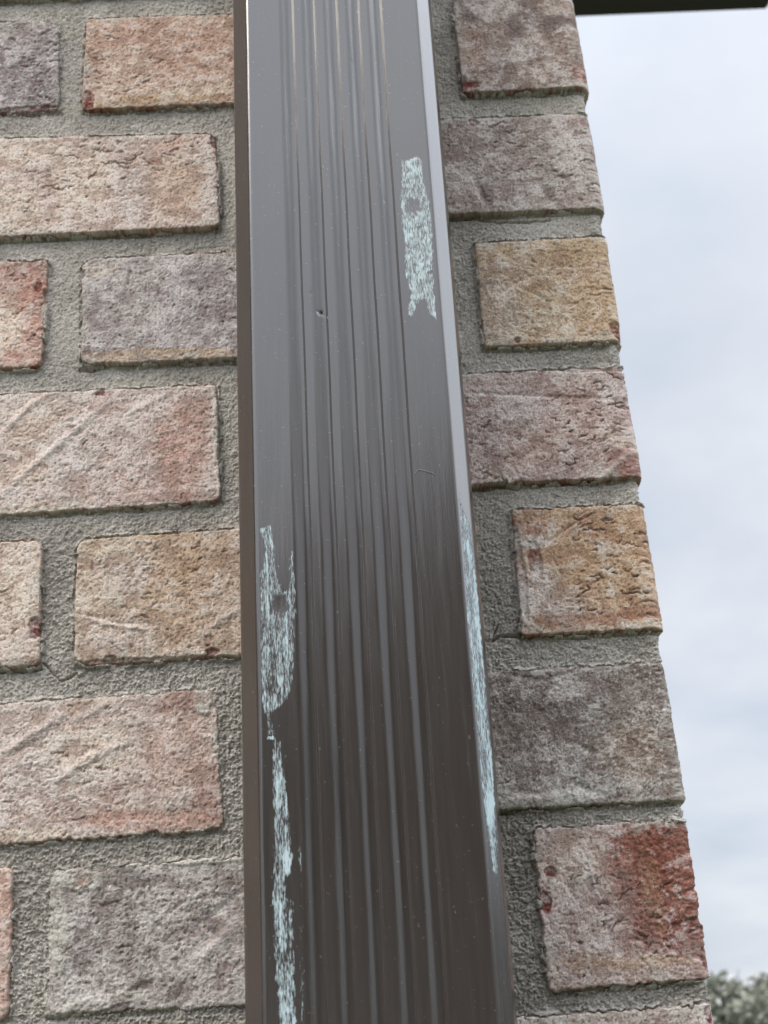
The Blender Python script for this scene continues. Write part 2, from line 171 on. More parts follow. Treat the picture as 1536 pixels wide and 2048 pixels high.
# s = x - XC on the front face, s = y on the return
Sx = S                                                   # front coordinate x = s + XC
SS, ZZ = np.meshgrid(S, Zr)
XX = SS + XC                                             # unrolled "x" in mm (bricks are laid out in this)
RC = 2.5
ta = np.clip((S + RC) / (2 * RC), 0, 1) * (np.pi / 2)
bx = np.where(S <= -RC, S, np.where(S >= RC, 0, -RC + RC * np.sin(ta))) + XC
by = np.where(S <= -RC, 0, np.where(S >= RC, S, RC - RC * np.cos(ta)))
nx, ny = np.sin(ta), -np.cos(ta)
def place(H, rows=slice(None), cols=slice(None)):
    z = np.broadcast_to(Zr[rows, None], H.shape)
    return np.stack([bx[cols][None] + nx[cols][None] * H, by[cols][None] + ny[cols][None] * H, z], -1).reshape(-1, 3) / 1000.
rng = random.Random(11)

# mortar ----------------------------------------------------------
HM = 1.8 + .55 * fbm(XX, ZZ, 30, 2, 1) 
g1 = fbm(XX, ZZ, 3.1, 2, 5, .6); g2 = fbm(XX + .6 * g1, ZZ * 1.25, 1.7, 2, 9, .6)
rough = .72 + .75 * ss(-120, -480, ZZ) + .25 * fbm(XX, ZZ, 45, 1, 3)
g3 = fbm(XX + g2, ZZ, 1.15, 1, 13)
HM += rough * (.65 * g1 + 1.7 * np.abs(g2) + .6 * np.abs(g3) - .7)
cav = ss(.16, .02, np.abs(g2))
mc_a, mc_b = lin((174, 167, 157)), lin((204, 197, 187)); mc_d = lin((100, 94, 86))
tm = ss(-.5, .5, fbm(XX, ZZ, 38, 3, 21))[..., None]
CM = (mc_a + (mc_b - mc_a) * tm) * (1 - .26 * ss(.0, .5, fbm(XX, ZZ, 60, 4, 23, .6)) * ss(-.4, .3, g1))[..., None]
CM = CM + (lin((206, 196, 178)) - CM) * (.35 * ss(.15, .5, fbm(XX, ZZ * 2, 40, 3, 25)))[..., None]
CM = CM + (mc_d - CM) * (.45 * cav + .16 * ss(.1, .5, fbm(XX, ZZ, 2.2, 2, 31)))[..., None]
CM = CM + (lin((226, 221, 212)) - CM) * (.34 * ss(.2, .6, fbm(XX, ZZ, 1.1, 1, 35)))[..., None]
gap = np.full(HM.shape, 0, np.float32)
cut = np.zeros(HM.shape, bool)                            # mortar hidden well inside bricks

def seg_d(x, z, pts):                                     # distance to a polyline and parameter along it
    d = np.full(x.shape, 1e9, np.float32); tt = np.zeros(x.shape, np.float32); n = len(pts) - 1
    for i in range(n):
        ax, az = pts[i]; cx, cz = pts[i + 1]; dx, dz = cx - ax, cz - az
        t = np.clip(((x - ax) * dx + (z - az) * dz) / (dx * dx + dz * dz), 0, 1)
        e = np.hypot(x - ax - t * dx, z - az - t * dz); k = e < d
        d[k] = e[k]; tt[k] = ((i + t) / n)[k]
    return d, tt
def window(x0, x1, z0, z1):
    c = np.nonzero((Sx + XC > x0) & (Sx + XC < x1))[0]; r = np.nonzero((Zr > z0) & (Zr < z1))[0]
    if len(c) == 0 or len(r) == 0: return None
    return slice(r[0], r[-1] + 1), slice(c[0], c[-1] + 1)
for pts, wd in MCRACK:
    xs = [p[0] for p in pts]; zs = [p[1] for p in pts]
    wn = window(min(xs) - 5, max(xs) + 5, min(zs) - 5, max(zs) + 5)
    x, z = XX[wn], ZZ[wn]; d, t = seg_d(x + 1.2 * fbm(x, z, 6, 2, 40), z + 1.2 * fbm(x, z, 6, 2, 41), pts)
    HM[wn] -= 2.6 * np.exp(-(d / (wd * .8)) ** 2)

# shrinkage cracks: short, jagged, mostly level polylines, thick on the ground in the crazed patches
CK = np.zeros(HM.shape, np.float32)
def crack(x0, z0, L, wd, amp):
    n = max(3, int(L / 1.3)); p = [(x0, z0)]; a = rng.gauss(.06, .22)
    for i in range(n):
        a2 = a + rng.gauss(0, .55)
        if rng.random() < .10: a2 += rng.choice((-1.2, 1.2))
        st = L / n; p.append((p[-1][0] + st * math.cos(a2), p[-1][1] + st * math.sin(a2)))
    xs = [q[0] for q in p]; zs = [q[1] for q in p]
    wn = window(min(xs) - 1.5, max(xs) + 1.5, min(zs) - 1.5, max(zs) + 1.5)
    if wn is None: return
    dd, tt = seg_d(XX[wn].astype(np.float32), ZZ[wn].astype(np.float32), p)
    CK[wn] = np.maximum(CK[wn], 1.2 * amp * np.exp(-(dd / (1.05 * wd * (.35 + np.sin(np.pi * tt)))) ** 2))
    if rng.random() < .35 and L > 3:
        j = rng.randrange(1, n); crack(p[j][0], p[j][1], L * .35, wd * .8, amp * .9)
for (ax, az, rx, rz, st) in CRACKP:
    for _ in range(int(rx * rz * .085 * st) + 2):
        r_, th = math.sqrt(rng.random()) * 1.15, rng.uniform(0, 6.283)
        crack(ax + rx * r_ * math.cos(th) - 2, az + rz * r_ * math.sin(th), min(13, 2.2 + rng.expovariate(.33)), rng.uniform(.24, .40), rng.uniform(.5, 1.) * min(1, .5 + .5 * st))
for _ in range(700):
    crack(rng.uniform(-340, -2), rng.uniform(-500, 80), 1.2 + rng.expovariate(.7), rng.uniform(.22, .38), rng.uniform(.3, .8))

# brick layout: (quad TL TR BR BL in mm, base colour, second colour, protrusion, tilt, look)
RH = 64.5
def q4(x0, x1, k, j=0):
    b = -79.0 * (k - 1) - 2; t = b + RH + 1
    r = lambda: rng.uniform(-j, j)
    return [(x0 + r(), t + r()), (x1 + r(), t + r()), (x1 + r(), b + r()), (x0 + r(), b + r())]
BR = []
def B(q, c1, c2, h=4.0, tz=0., tx=0., rnd=4., edge=.8, red=.5, speck=.3, grain=1., smooth=0.):
    BR.append(dict(q=q, c1=lin(c1), c2=lin(c2), h=h, tz=tz, tx=tx, rnd=rnd, edge=edge, red=red, speck=speck, grain=grain, smooth=smooth))
B([(-492, 64), (-298.6, 63.5), (-296, -1.2), (-492, 0)], (176, 168, 168), (140, 130, 132), 3.6, .6, 0, 5, 1., .25, .7, 1.5)
B([(-283.6, 63.5), (-88, 62), (-88, -2.5), (-284.8, -1.9)], (208, 184, 166), (188, 160, 140), 4.0, .8, 0, 4, .7, .7, .3, .8)
B([(-402, -15), (-210.4, -20), (-208.2, -82), (-402, -82)], (216, 200, 188), (200, 178, 165), 4.8, .9, 0, 5, .6, .4, .25, .7)
B([(-492, -94), (-299.2, -95.5), (-301, -160), (-492, -160)], (218, 190, 176), (204, 160, 146), 4.6, .4, 0, 4, .9, .8, .5, 1.)
B([(-282.4, -96), (-88, -95.5), (-88, -161.5), (-281.6, -160.3)], (190, 184, 182), (168, 160, 162), 4.8, .8, .3, 6, .9, .2, .5, .9)
B([(-402, -172.5), (-211.5, -173.5), (-210.5, -238.5), (-402, -241)], (212, 198, 190), (204, 180, 168), 3.8, .4, 0, 4, .8, .5, .35, .9)
B([(-492, -252.2), (-297.4, -253), (-296.7, -317), (-492, -318)], (220, 204, 190), (206, 184, 166), 4.6, .6, 0, 5, .7, .5, .3, .7)
B([(-281.6, -253.6), (-88, -251), (-88, -317), (-281.6, -317.6)], (208, 188, 168), (188, 164, 142), 4.2, .3, 0, 7, .8, .5, .5, 1.)
B([(-402, -334), (-214.5, -331.0), (-211.5, -397), (-402, -399)], (212, 198, 188), (200, 178, 166), 3.4, .6, -.4, 4, 1.1, .5, .45, 1.1)
B([(-499, -406), (-305.2, -407), (-304.6, -471), (-499, -472)], (216, 186, 170), (204, 160, 146), 4.0, .3, 0, 4, .9, .6, .3, .9)
B([(-290.5, -409), (-92, -406.5), (-92, -472.9), (-289, -471)], (186, 180, 176), (150, 142, 138), 3.0, .5, .3, 5, 1.2, .2, .8, 1.4)
B([(-73.6, 66.5), (126, 65.3), (126, -1.6), (-72.6, -2.2)], (172, 156, 144), (146, 130, 122), 4.8, 1.0, 0, 2.5, .5, .4, .1, .55, .4)
B([(-199, -16), (67, -17.4), (67, -81.4), (-199, -80)], (178, 166, 158), (164, 150, 142), 4.4, .9, 0, 3, .7, .4, .2, .9)
B([(-74.2, -97.4), (126, -95.4), (126, -161.9), (-74.2, -161.3)], (204, 184, 156), (190, 164, 134), 4.6, .5, 0, 2.2, .6, .5, .4, .8)
B([(-199, -174.4), (67, -174.6), (67, -238), (-199, -236.8)], (196, 176, 168), (180, 156, 148), 4.6, .9, 0, 2.5, 1.1, .8, .35, 1.)
B([(-68.6, -250.3), (126, -251.5), (126, -316.6), (-69.8, -315.2)], (204, 174, 146), (192, 156, 126), 4.8, .7, 0, 2.5, .7, .7, .2, .6)
B([(-199, -330.2), (67, -330.9), (67, -396.8), (-199, -395)], (156, 147, 138), (132, 121, 114), 4.2, .9, 0, 3, .8, .2, .75, 1.1)
B([(-73.4, -403.8), (126, -404.2), (126, -470.8), (-73.6, -473.7)], (200, 182, 172), (186, 160, 150), 4.6, .7, 0, 3.5, 1.5, .7, .35, 1.)
B([(-199, -484), (67, -481.5), (67, -546), (-199, -545)], (206, 194, 184), (190, 172, 162), 4.4, .5, 0, 4, 1.2, .5, .3, .9)
PALB = [((206, 188, 174), (188, 164, 148)), ((186, 178, 174), (160, 150, 148)), ((212, 186, 168), (196, 158, 138)), ((204, 176, 148), (184, 150, 118)), ((176, 166, 158), (152, 140, 134)), ((214, 198, 184), (200, 176, 162)), ((190, 140, 124), (160, 104, 88))]
have = [(sum(p[0] for p in b['q']) / 4, sum(p[1] for p in b['q']) / 4, b['q'][0][0], b['q'][1][0]) for b in BR]
def fill(x0, x1, k):
    zc_ = -79. * (k - 1) + 30
    for hx, hz, a, b in have:
        if abs(hz - zc_) < 30 and min(b, x1) - max(a, x0) > 30: return
    c = PALB[rng.randrange(len(PALB))]
    B(q4(x0, x1, k, .8), c[0], c[1], rng.uniform(3.2, 4.8), rng.uniform(.2, .9), rng.uniform(-.3, .3), rng.uniform(2.5, 5), rng.uniform(.6, 1.1), rng.uniform(.3, .7), rng.uniform(.2, .6), rng.uniform(.7, 1.2))
for k in range(-12, 58):
    if k % 2:      # header at the corner
        fill(-73.5, 126, k)
        if k > 8 or k < 1: pass
        x = -88.
        while x > -1560: fill(x - 195, x, k); x -= 208.5
        x = 139.
    else:
        fill(-199, 67, k)
        x = -210.
        while x > -1560: fill(x - 192, x, k); x -= 205
        x = 80.
    while x < 1050: fill(x, x + 194, k); x += 207

bco, bq, bcol, off = [], [], [], 0
for bi, b in enumerate(BR):
    q = b['q']; xs = [p[0] for p in q]; zs = [p[1] for p in q]
    wn = window(min(xs) - 5, max(xs) + 5, min(zs) - 5, max(zs) + 5)
    if wn is None: continue
    x, z = XX[wn].astype(np.float32), ZZ[wn].astype(np.float32); sd_ = bi * 3.3 + 50
    nR, nC = x.shape
    if nR < 3 or nC < 3: continue
    fine = max(np.diff(Zr[wn[0]]).max(), np.diff(S[wn[1]]).max()) < 2.5
    def edge_d(a, c):                                     # inward distance to edge a->c (clockwise quad)
        dx, dz = c[0] - a[0], c[1] - a[1]; L = math.hypot(dx, dz)
        return ((x - a[0]) * dz - (z - a[1]) * dx) / L
    wob = b['edge'] * (.7 * fbm(x, z, 16, 2, sd_) + .9 * fbm(x, z, 4.0, 3, sd_ + 7, .6)) if fine else 0
    if fine: wob = wob - b['edge'] * 3.2 * np.maximum(0, fbm(x, z, 11, 3, sd_ + 81, .6) - .22)
    dT, dR, dB, dL = edge_d(q[0], q[1]), edge_d(q[1], q[2]), edge_d(q[2], q[3]), edge_d(q[3], q[0])
    mx_, mz_ = np.minimum(dL, dR), np.minimum(dT, dB)
    r = b['rnd'] * (1 + .35 * (fbm(x, z, 40, 1, sd_ + 2)))
    qx, qz = r - mx_, r - mz_
    d = -(np.minimum(np.maximum(qx, qz), 0) + np.hypot(np.maximum(qx, 0), np.maximum(qz, 0)) - r) + wob
    cx_, cz_ = (xs[0] + xs[1]) / 2, (zs[0] + zs[2]) / 2
    H = b['h'] - b['tz'] * (z - cz_) / 32. + b['tx'] * (x - cx_) / 90.
    H = H + .35 * fbm(x, z, 35, 2, sd_ + 4)
    col = np.broadcast_to(b['c1'], x.shape + (3,)).copy()
    def mix(cc, f): col[...] = col + (cc - col) * np.clip(f, 0, 1)[..., None]
    mix(b['c2'], .75 * ss(-.25, .35, fbm(x, z, 17, 3, sd_ + 11)))
    if fine:
        gr = b['grain']
        f1 = fbm(x, z, 2.6, 2, sd_ + 13, .6); f2 = fbm(x + f1, z + f1, 1.25, 2, sd_ + 17, .6); lo = .5 + .5 * ss(-.3, .4, fbm(x, z, 13, 2, sd_ + 19))
        coat = .85 * fbm(x + .8 * f1, z * 1.15, 8.5, 5, sd_ + 61, .78) + .28 * fbm(x, z, 24, 2, sd_ + 62)          # pale slip, worn through in flakes
        H = H + gr * (lo * (.38 * f1 + .50 * np.abs(f2)) - .22) + .30 * ss(-.08, .06, coat)
        mix(PALL['white'], (.25 + .55 * b['speck']) * ss(.10, .42, f2) * lo)
        mix(PALL['dark'], (.20 + .38 * b['speck']) * ss(.05, .45, -f1) * lo)
        LATE = 1
        wx, wz = x + 4.5 * fbm(x, z, 9, 3, sd_ + 27, .65), z + 4.5 * fbm(x, z, 9, 3, sd_ + 29, .65)
        for (ax, az, rx, rz, rot, cn, st) in PATCH:
            if not (min(xs) - 3 < ax < max(xs) + 3 and min(zs) - 3 < az < max(zs) + 3): continue
            small = min(rx, rz) < 5
            ux, uz = (x + .35 * (wx - x), z + .35 * (wz - z)) if small else (wx, wz)
            a = math.radians(rot); dx, dz = ux - ax, uz - az
            e = np.hypot((dx * math.cos(a) + dz * math.sin(a)) / rx, (-dx * math.sin(a) + dz * math.cos(a)) / rz)
            k = ss(1.12, .88, e) if small else ss(1.35, .65, e + .35 * f1)
            tex = .45 + .55 * ss(-.30, .10, coat + .35 * f2)
            mix(PALL[cn], st * k * (tex if cn != 'red' else ss(-.6, -.1, f1)))
            if cn == 'red': H = H - .9 * k
            if cn == 'mort' and st > .65: H = H + .55 * k
            if cn in ('brick',) and st > .85: H = H + k * (.22 * f1 - .15)
        worn = ss(.0, -.20, coat); mix(col * np.array([.60, .53, .50], np.float32), .74 * worn)
        fresh = ss(.08, .25, coat); mix(PALL['white'], .40 * fresh)
        mix(PALL['umber'], .22 * ss(.30, .55, fbm(x, z, 1.1, 1, sd_ + 23)))
        # lime wash and mortar film wiped over the face, thickest near the joints
        film = ss(.0, .5, fbm(x, z, 15, 5, sd_ + 63, .68) + .35 * ss(9, 0, d) - .12 + .2 * f2); mix(PALL['mort'], .55 * film)
        stain = ss(.12, .5, fbm(x, z, 26, 5, sd_ + 65, .7)); mix(col * np.array([.74, .72, .71], np.float32), .5 * stain * ss(-.2, .2, f1 + f2))
        fleck = ss(.34, .52, fbm(x, z, 2.1, 2, sd_ + 91)) * ss(.0, .4, fbm(x, z, 20, 2, sd_ + 93)); mix(PALL['brick'], .75 * b['red'] * fleck)
        speck = ss(.36, .5, fbm(x, z, 1.3, 1, sd_ + 95)); mix(PALL['dark'] * .7, .5 * speck); H = H - .25 * speck
        # red clay showing on worn arrises, mostly the lower one
        ed = ss(2.6, .3, d + .8 * f1) * ss(.62 - .42 * b['red'], .95 - .42 * b['red'], fbm(x, z, 9, 4, sd_ + 33, .7) * .9 + .28 * ss(5, 0, dB) + .12)
        mix(PALL['brick'], .75 * ed); mix(PALL['red'], .8 * ed * ss(.1, .4, fbm(x, z, 3, 2, sd_ + 35)))
        # thin shrinkage cracks
        ck = CK[wn]
        H = H - .75 * ck; ck = np.minimum(ck, 1); mix(PALL['umber'], .65 * ck); mix(PALL['dark'] * .5, .8 * ck * ck)
        pit = ss(.70, .9, fbm(x / 1.5, z, 2.8, 2, sd_ + 47)); H = H - .7 * pit; mix(PALL['umber'], .4 * pit)
        for pts, wd, am in CREASE:
            mxp, mzp = sum(p[0] for p in pts) / len(pts), sum(p[1] for p in pts) / len(pts)
            if min(xs) < mxp < max(xs) and min(zs) < mzp < max(zs):
                dd, tt = seg_d(x + .8 * f1, z + .8 * f1, pts)
                H = H + am * np.exp(-(dd / wd) ** 2) * np.sin(np.pi * np.clip(tt, .04, .96)) ** .4
                if am > 0: mix(PALL['pale'], .35 * np.exp(-(dd / wd) ** 2))
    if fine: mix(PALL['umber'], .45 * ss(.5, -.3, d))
    lum = col @ np.array([.3, .55, .15], np.float32); col[...] = lum[..., None] + (col - lum[..., None]) * .96
    col[...] = col * np.array([1.01, .975, .96], np.float32)
    H0 = H
    # arris and sides
    H = H - .7 * np.exp(-np.maximum(d, 0) / .7) * (1 if fine else .3)
    H = H - (H + 2.0) * ss(.75, -.6, d)
    keep = d > -1.0 if fine else d > -6
    if not fine: H = np.where(d > 0, H, -2.0)
    qd = grid_quads(nR, nC, keep)
    if len(qd):
        co = place(H, wn[0], wn[1]); c_, q_, l_ = compact(co, qd, col.reshape(-1, 3))
        bco.append(c_); bq.append(q_ + off); bcol.append(l_); off += len(c_)
    # mortar meets the brick: a slight fillet, a hair gap under some of the bottom edges
    hm = HM[wn]; near = ss(3.5, 0, np.abs(d))
    if fine:
        hm += near * (.5 * fbm(x, z, 12, 2, sd_ + 51) - .25) + .35 * near
        ovn = fbm(x, z, 9, 4, sd_ + 71, .65)
        ov = (d > -1.2) & (d < 5 * (ovn - .12))
        hm[...] = np.where(ov, np.maximum(hm, np.minimum(H0 + .12, b['h'] - .2) + .25 * g2[wn] - .2 * np.maximum(d, 0) + .9 * np.minimum(d, 0)), hm)
        hm -= 1.8 * ss(1.6, .2, np.abs(dB + .9 + wob)) * ss(-.2, .35, fbm(x, z, 28, 2, sd_ + 53)) * (mx_ > -1)
    cut[wn] |= d > 3.0 if fine else d > 14
HM = np.where(cut, -3, HM)
qd = grid_quads(len(Zr), len(S), ~cut)
# the corner of every course is a touch recessed
cornr = np.exp(-((SS) / 6.) ** 2); HM = HM + .9 * cornr * (1 + fbm(XX, ZZ, 8, 2, 77))
c_, q_, l_ = compact(place(HM), qd, CM.reshape(-1, 3))

house = tag(empty('brick_house', (-.6, .3, -4.5)), 'pale pinkish and grey rough brick house wall with grey mortar, behind the brown downspout', 'house')
def keep_world(o, par):
    o.parent = par; o.matrix_parent_inverse = Matrix.Translation(par.location).inverted(); return o
o_ = mesh_np('mortar', c_, q_, M_mort, None, l_); keep_world(o_, house)
tag(o_, 'rough grey sandy mortar joints between the bricks')
o_ = mesh_np('brickwork', np.concatenate(bco), np.concatenate(bq), M_brick, None, np.concatenate(bcol)); keep_world(o_, house)
tag(o_, 'weathered pale pink, tan and grey bricks with red chipped edges')
del bco, bq, bcol, c_, q_, l_

# plain pieces ---------------------------------------------------------
def box(name, lo, hi, m, parent=None, bev=.0):
    import bmesh
    bm = bmesh.new(); bmesh.ops.create_cube(bm, size=1)
    for v in bm.verts: v.co = Vector([lo[i] + (v.co[i] + .5) * (hi[i] - lo[i]) for i in range(3)])
    if bev: bmesh.ops.bevel(bm, geom=bm.edges[:], offset=bev, segments=2, affect='EDGES')
    me = bpy.data.meshes.new(name); bm.to_mesh(me); bm.free(); me.materials.append(m)
    o = bpy.data.objects.new(name, me); scene.collection.objects.link(o)
    if parent: keep_world(o, parent)
    return o
M_dark, t, b = mat('dark_painted_soffit'); b.inputs['Base Color'].default_value = (.028, .027, .030, 1); b.inputs['Roughness'].default_value = .6
noise_bump(t, b, 60, .002, .3)
M_trim, t, b = mat('light_grey_drip_metal'); b.inputs['Base Color'].default_value = (.62, .62, .63, 1); b.inputs['Roughness'].default_value = .45
noise_bump(t, b, 40, .001, .2)
M_side, t, b = mat('brown_side_wall'); b.inputs['Roughness'].default_value = .9
bt = t.nodes.new('ShaderNodeTexBrick'); tcn = t.nodes.new('ShaderNodeTexCoord'); mp = t.nodes.new('ShaderNodeMapping')
mp.inputs['Rotation'].default_value = (math.pi / 2, 0, math.pi / 2); t.links.new(tcn.outputs['Object'], mp.inputs[0]); t.links.new(mp.outputs[0], bt.inputs[0])
bt.inputs['Color1'].default_value = (.06, .048, .04, 1); bt.inputs['Color2'].default_value = (.085, .066, .055, 1); bt.inputs['Mortar'].default_value = (.08, .073, .064, 1)
bt.inputs['Scale'].default_value = 1; bt.inputs['Brick Width'].default_value = .203; bt.inputs['Row Height'].default_value = .079; bt.inputs['Mortar Size'].default_value = .006
t.links.new(bt.outputs[0], b.inputs['Base Color'])
box('side_wall', (-2.2, -.60, -4.5), (-1.594, .3, 2.4), M_side, house)  # unseen wing, added so the downspout's left bevel mirrors something dark
box('back_wall', (-2.2, 1.09, -4.5), (-.02, 1.2, 1.1), M_side, house)
ro = box('roof_overhang', (-.60, .78, 1.0775), (.617, 1.18, 1.16), M_dark, house, .004)
de = box('drip_edge', (-.60, 1.181, 1.072), (.617, 1.198, 1.104), M_trim, house, .002)
de.parent = ro; de.matrix_parent_inverse = ro.matrix_world.inverted() if False else Matrix.Translation(house.location).inverted()
se = box('corner_trim', (.611, 1.178, 1.042), (.624, 1.20, 1.102), M_trim, house, .003)
se.parent = ro; se.matrix_parent_inverse = Matrix.Translation(house.location).inverted()

# ------------------------------------------------------------------ the downspout
Wd, Dp, Rl = 101.8, 68.0, 7.5
FALL = [25.6, 36.9, 47.7, 58.9, 69.9]; RISE = [30.8, 41.6, 52.9, 64.0, 75.2]
def corr(u, wl=.8):
    h = np.zeros_like(u)
    for a, c in zip(FALL, RISE): h += ss(a - 2.3, a + 3.4, u) * (1 - np.clip((u - c + .5) / 1.0, 0, 1))
    return h
prof = []                                                 # (u, depth from the front plane, normal u, normal d, front coordinate)
# outline with wide bevelled front corners, each bend softly rounded
KEY = [(0., 40.), (0., 9.0), (7.8, 0.), (Wd - 8.2, 0.), (Wd - 1.9, 6.4), (Wd, 12.5), (Wd, 45.)]
def bend(p, a, c, r, n=5):
    p, a, c = np.array(p), np.array(a), np.array(c); ua = (a - p) / np.linalg.norm(a - p); uc = (c - p) / np.linalg.norm(c - p)
    return [tuple((1 - s) ** 2 * (p + ua * r) + 2 * s * (1 - s) * p + s * s * (p + uc * r)) for s in np.linspace(0, 1, n)]
pts = []
for k_ in range(1, 6):
    pts += bend(KEY[k_], KEY[k_ - 1], KEY[k_ + 1], {1: 1.5, 2: 1.3, 3: 1.3, 4: 1.5, 5: 1.5}[k_])
full = [(0., Dp - Rl)] + [(0., v) for v in np.arange(Dp - Rl - 2, 12, -2.)] + pts + [(Wd, v) for v in np.arange(22., Dp - Rl, 2.)]
for a in np.linspace(0, 90, 8): r = math.radians(a); full.append((Wd - Rl + Rl * math.cos(r), Dp - Rl + Rl * math.sin(r)))
for a in np.linspace(0, 90, 8)[:-1]: r = math.radians(a); full.append((Rl - Rl * math.sin(r), Dp - Rl + Rl * math.cos(r)))
dense = []
for i_ in range(len(full)):
    a_, c_2 = np.array(full[i_]), np.array(full[(i_ + 1) % len(full)]); L_ = np.linalg.norm(c_2 - a_)
    st_ = .22 if max(a_[1], c_2[1]) < 20.6 else 3.
    n_ = max(1, int(math.ceil(L_ / st_)))
    ts_ = [t_ / n_ for t_ in range(n_)]
    if max(a_[1], c_2[1]) < .01 and L_ > 50:              # the flat front: finer columns at the crisp side of each rib
        us = sorted(set([round(v, 4) for v in np.arange(a_[0], c_2[0], .24)] + [round(v, 4) for c_r in RISE for v in np.arange(c_r - .8, c_r + .8, .06)]))
        ts_ = [(v - a_[0]) / L_ for v in us]
    if L_ > 1e-6: dense += [a_ + (c_2 - a_) * t_ for t_ in ts_]
dense = np.array(dense); tn = np.roll(dense, -1, 0) - np.roll(dense, 1, 0); tn /= np.linalg.norm(tn, axis=1)[:, None] + 1e-9
for (u, v), (tu, tv) in zip(dense, tn):
    fc = u if v < (20.6 if u > 50 else 13) else (200 + v if u > 50 else -200 - v)
    if v > Dp - Rl: fc = 400
    prof.append((u, v, tv, -tu, fc))
P_ = np.array(prof, np.float32)
Zs = axis([(-4440, -620, 40), (-620, -505, 4), (-505, 90, .7), (90, 200, 4), (200, 1080, 40)])
zt = np.clip(Zs, -700, 160)
xo = -194.0 + .0068 * zt; yo = -79.0 + .025 * zt
U = P_[None, :, 0]; D = P_[None, :, 1]; NU = P_[None, :, 2]; ND = P_[None, :, 3]; FC = np.broadcast_to(P_[None, :, 4], (len(Zs), len(P_)))
ZZs = np.broadcast_to(Zs[:, None], FC.shape).astype(np.float32)
onf = (FC > -20) & (FC < 130)
disp = -1.8 * corr(FC + .45 * fbm(FC / 8, ZZs, 70, 3, 90)) * (1 + .1 * fbm(FC / 4, ZZs, 60, 2, 94)) * onf                    # inwards
# side walls carry two shallow grooves
disp -= 1.4 * ((np.abs(D - 26) < 3.2) | (np.abs(D - 44) < 3.2)) * (np.abs(FC) > 150)
disp += .10 * fbm(FC, ZZs / 5, 14, 2, 91) * onf + .18 * fbm(FC / 2, ZZs / 4, 40, 1, 92)
Xs = xo[:, None] + U; 
for (ax, az, rr, dp) in DENTS:
    disp -= (.10 if rr > 3 else .3) * dp * np.exp(-(((Xs - ax) / rr) ** 2 + ((ZZs - az) / rr) ** 2) * .9) * onf
disp -= .5 * np.exp(-(np.hypot((Xs + 156.3) / 1.5, (ZZs + 180.4 + .5 * (Xs + 156)) / .45)) ** 2) * onf
co = np.stack([xo[:, None] + U + NU * disp, yo[:, None] + D + ND * disp, ZZs], -1).reshape(-1, 3) / 1000.
# chalk
ch = np.zeros(FC.shape, np.float32)
fx, fz = Xs.astype(np.float32), ZZs
# corner positions seen as on the front plane
def inpoly(x, z, poly):
    ins = np.zeros(x.shape, bool); n = len(poly); dmin = np.full(x.shape, 1e9, np.float32)
    for i in range(n):
        (ax, az), (cx, cz) = poly[i], poly[(i + 1) % n]
        if az != cz:
            c = ((az > z) != (cz > z)) & (x < (cx - ax) * (z - az) / (cz - az) + ax); ins ^= c
        dx, dz = cx - ax, cz - az; t = np.clip(((x - ax) * dx + (z - az) * dz) / (dx * dx + dz * dz + 1e-9), 0, 1)
        dmin = np.minimum(dmin, np.hypot(x - ax - t * dx, z - az - t * dz))
    return np.where(ins, dmin, -dmin)
rz = np.nonzero((Zs > -505) & (Zs < 90))[0]; cc = np.nonzero((P_[:, 4] > -6) & (P_[:, 4] < 115))[0]
ix = np.ix_(rz, cc); x, z = fx[ix], fz[ix]
wx = x + .7 * fbm(x, z, 3, 2, 101); wz = z + 1.6 * fbm(x, z, 5, 2, 103)
acc = np.zeros(x.shape, np.float32)
for poly, cov, streak in CHALK:
    sd0 = inpoly(wx, wz, poly)
    big = .78 + .45 * (fbm(x, z / (3 if streak else 1), 5, 2, 105 + cov))
    v = 1.28 * cov * ss(-.25, .6, sd0) * big
    if streak: v = v * (.92 + .75 * fbm(x, z / 16, 1.5, 2, 107))
    acc = np.maximum(acc, v)
for (ax, az, rx, rzz) in HOLES:
    acc *= .12 + .88 * ss(.55, 1.05, np.hypot((wx - ax) / rx, (wz - az) / rzz) + .25 * fbm(x, z, 2.5, 2, 111))
# corrugation valleys stay clean
acc *= 1 - .85 * corr(FC[ix]) 
ch[ix] = acc
M_sp, t, b = mat('brown_coated_aluminium')
L = t.links.new
tcn = t.nodes.new('ShaderNodeTexCoord'); at = t.nodes.new('ShaderNodeAttribute'); at.attribute_name = 'chalk'
mp = t.nodes.new('ShaderNodeMapping'); mp.inputs['Scale'].default_value = (1, 1, .16); L(tcn.outputs['Object'], mp.inputs[0])
nc = t.nodes.new('ShaderNodeTexNoise'); nc.inputs['Scale'].default_value = 2100; nc.inputs['Detail'].default_value = 5; nc.inputs['Roughness'].default_value = .62; L(mp.outputs[0], nc.inputs['Vector'])
mp2 = t.nodes.new('ShaderNodeMapping'); mp2.inputs['Scale'].default_value = (1, 1, .04); L(tcn.outputs['Object'], mp2.inputs[0])
ns = t.nodes.new('ShaderNodeTexNoise'); ns.inputs['Scale'].default_value = 520; ns.inputs['Detail'].default_value = 4; ns.inputs['Roughness'].default_value = .65; L(mp2.outputs[0], ns.inputs['Vector'])
def mnode(op, a, c, clamp=False):
    n = t.nodes.new('ShaderNodeMath'); n.operation = op; n.use_clamp = clamp
    for i, v in enumerate((a, c)):
        if isinstance(v, (int, float)): n.inputs[i].default_value = v
        else: L(v, n.inputs[i])
    return n.outputs[0]
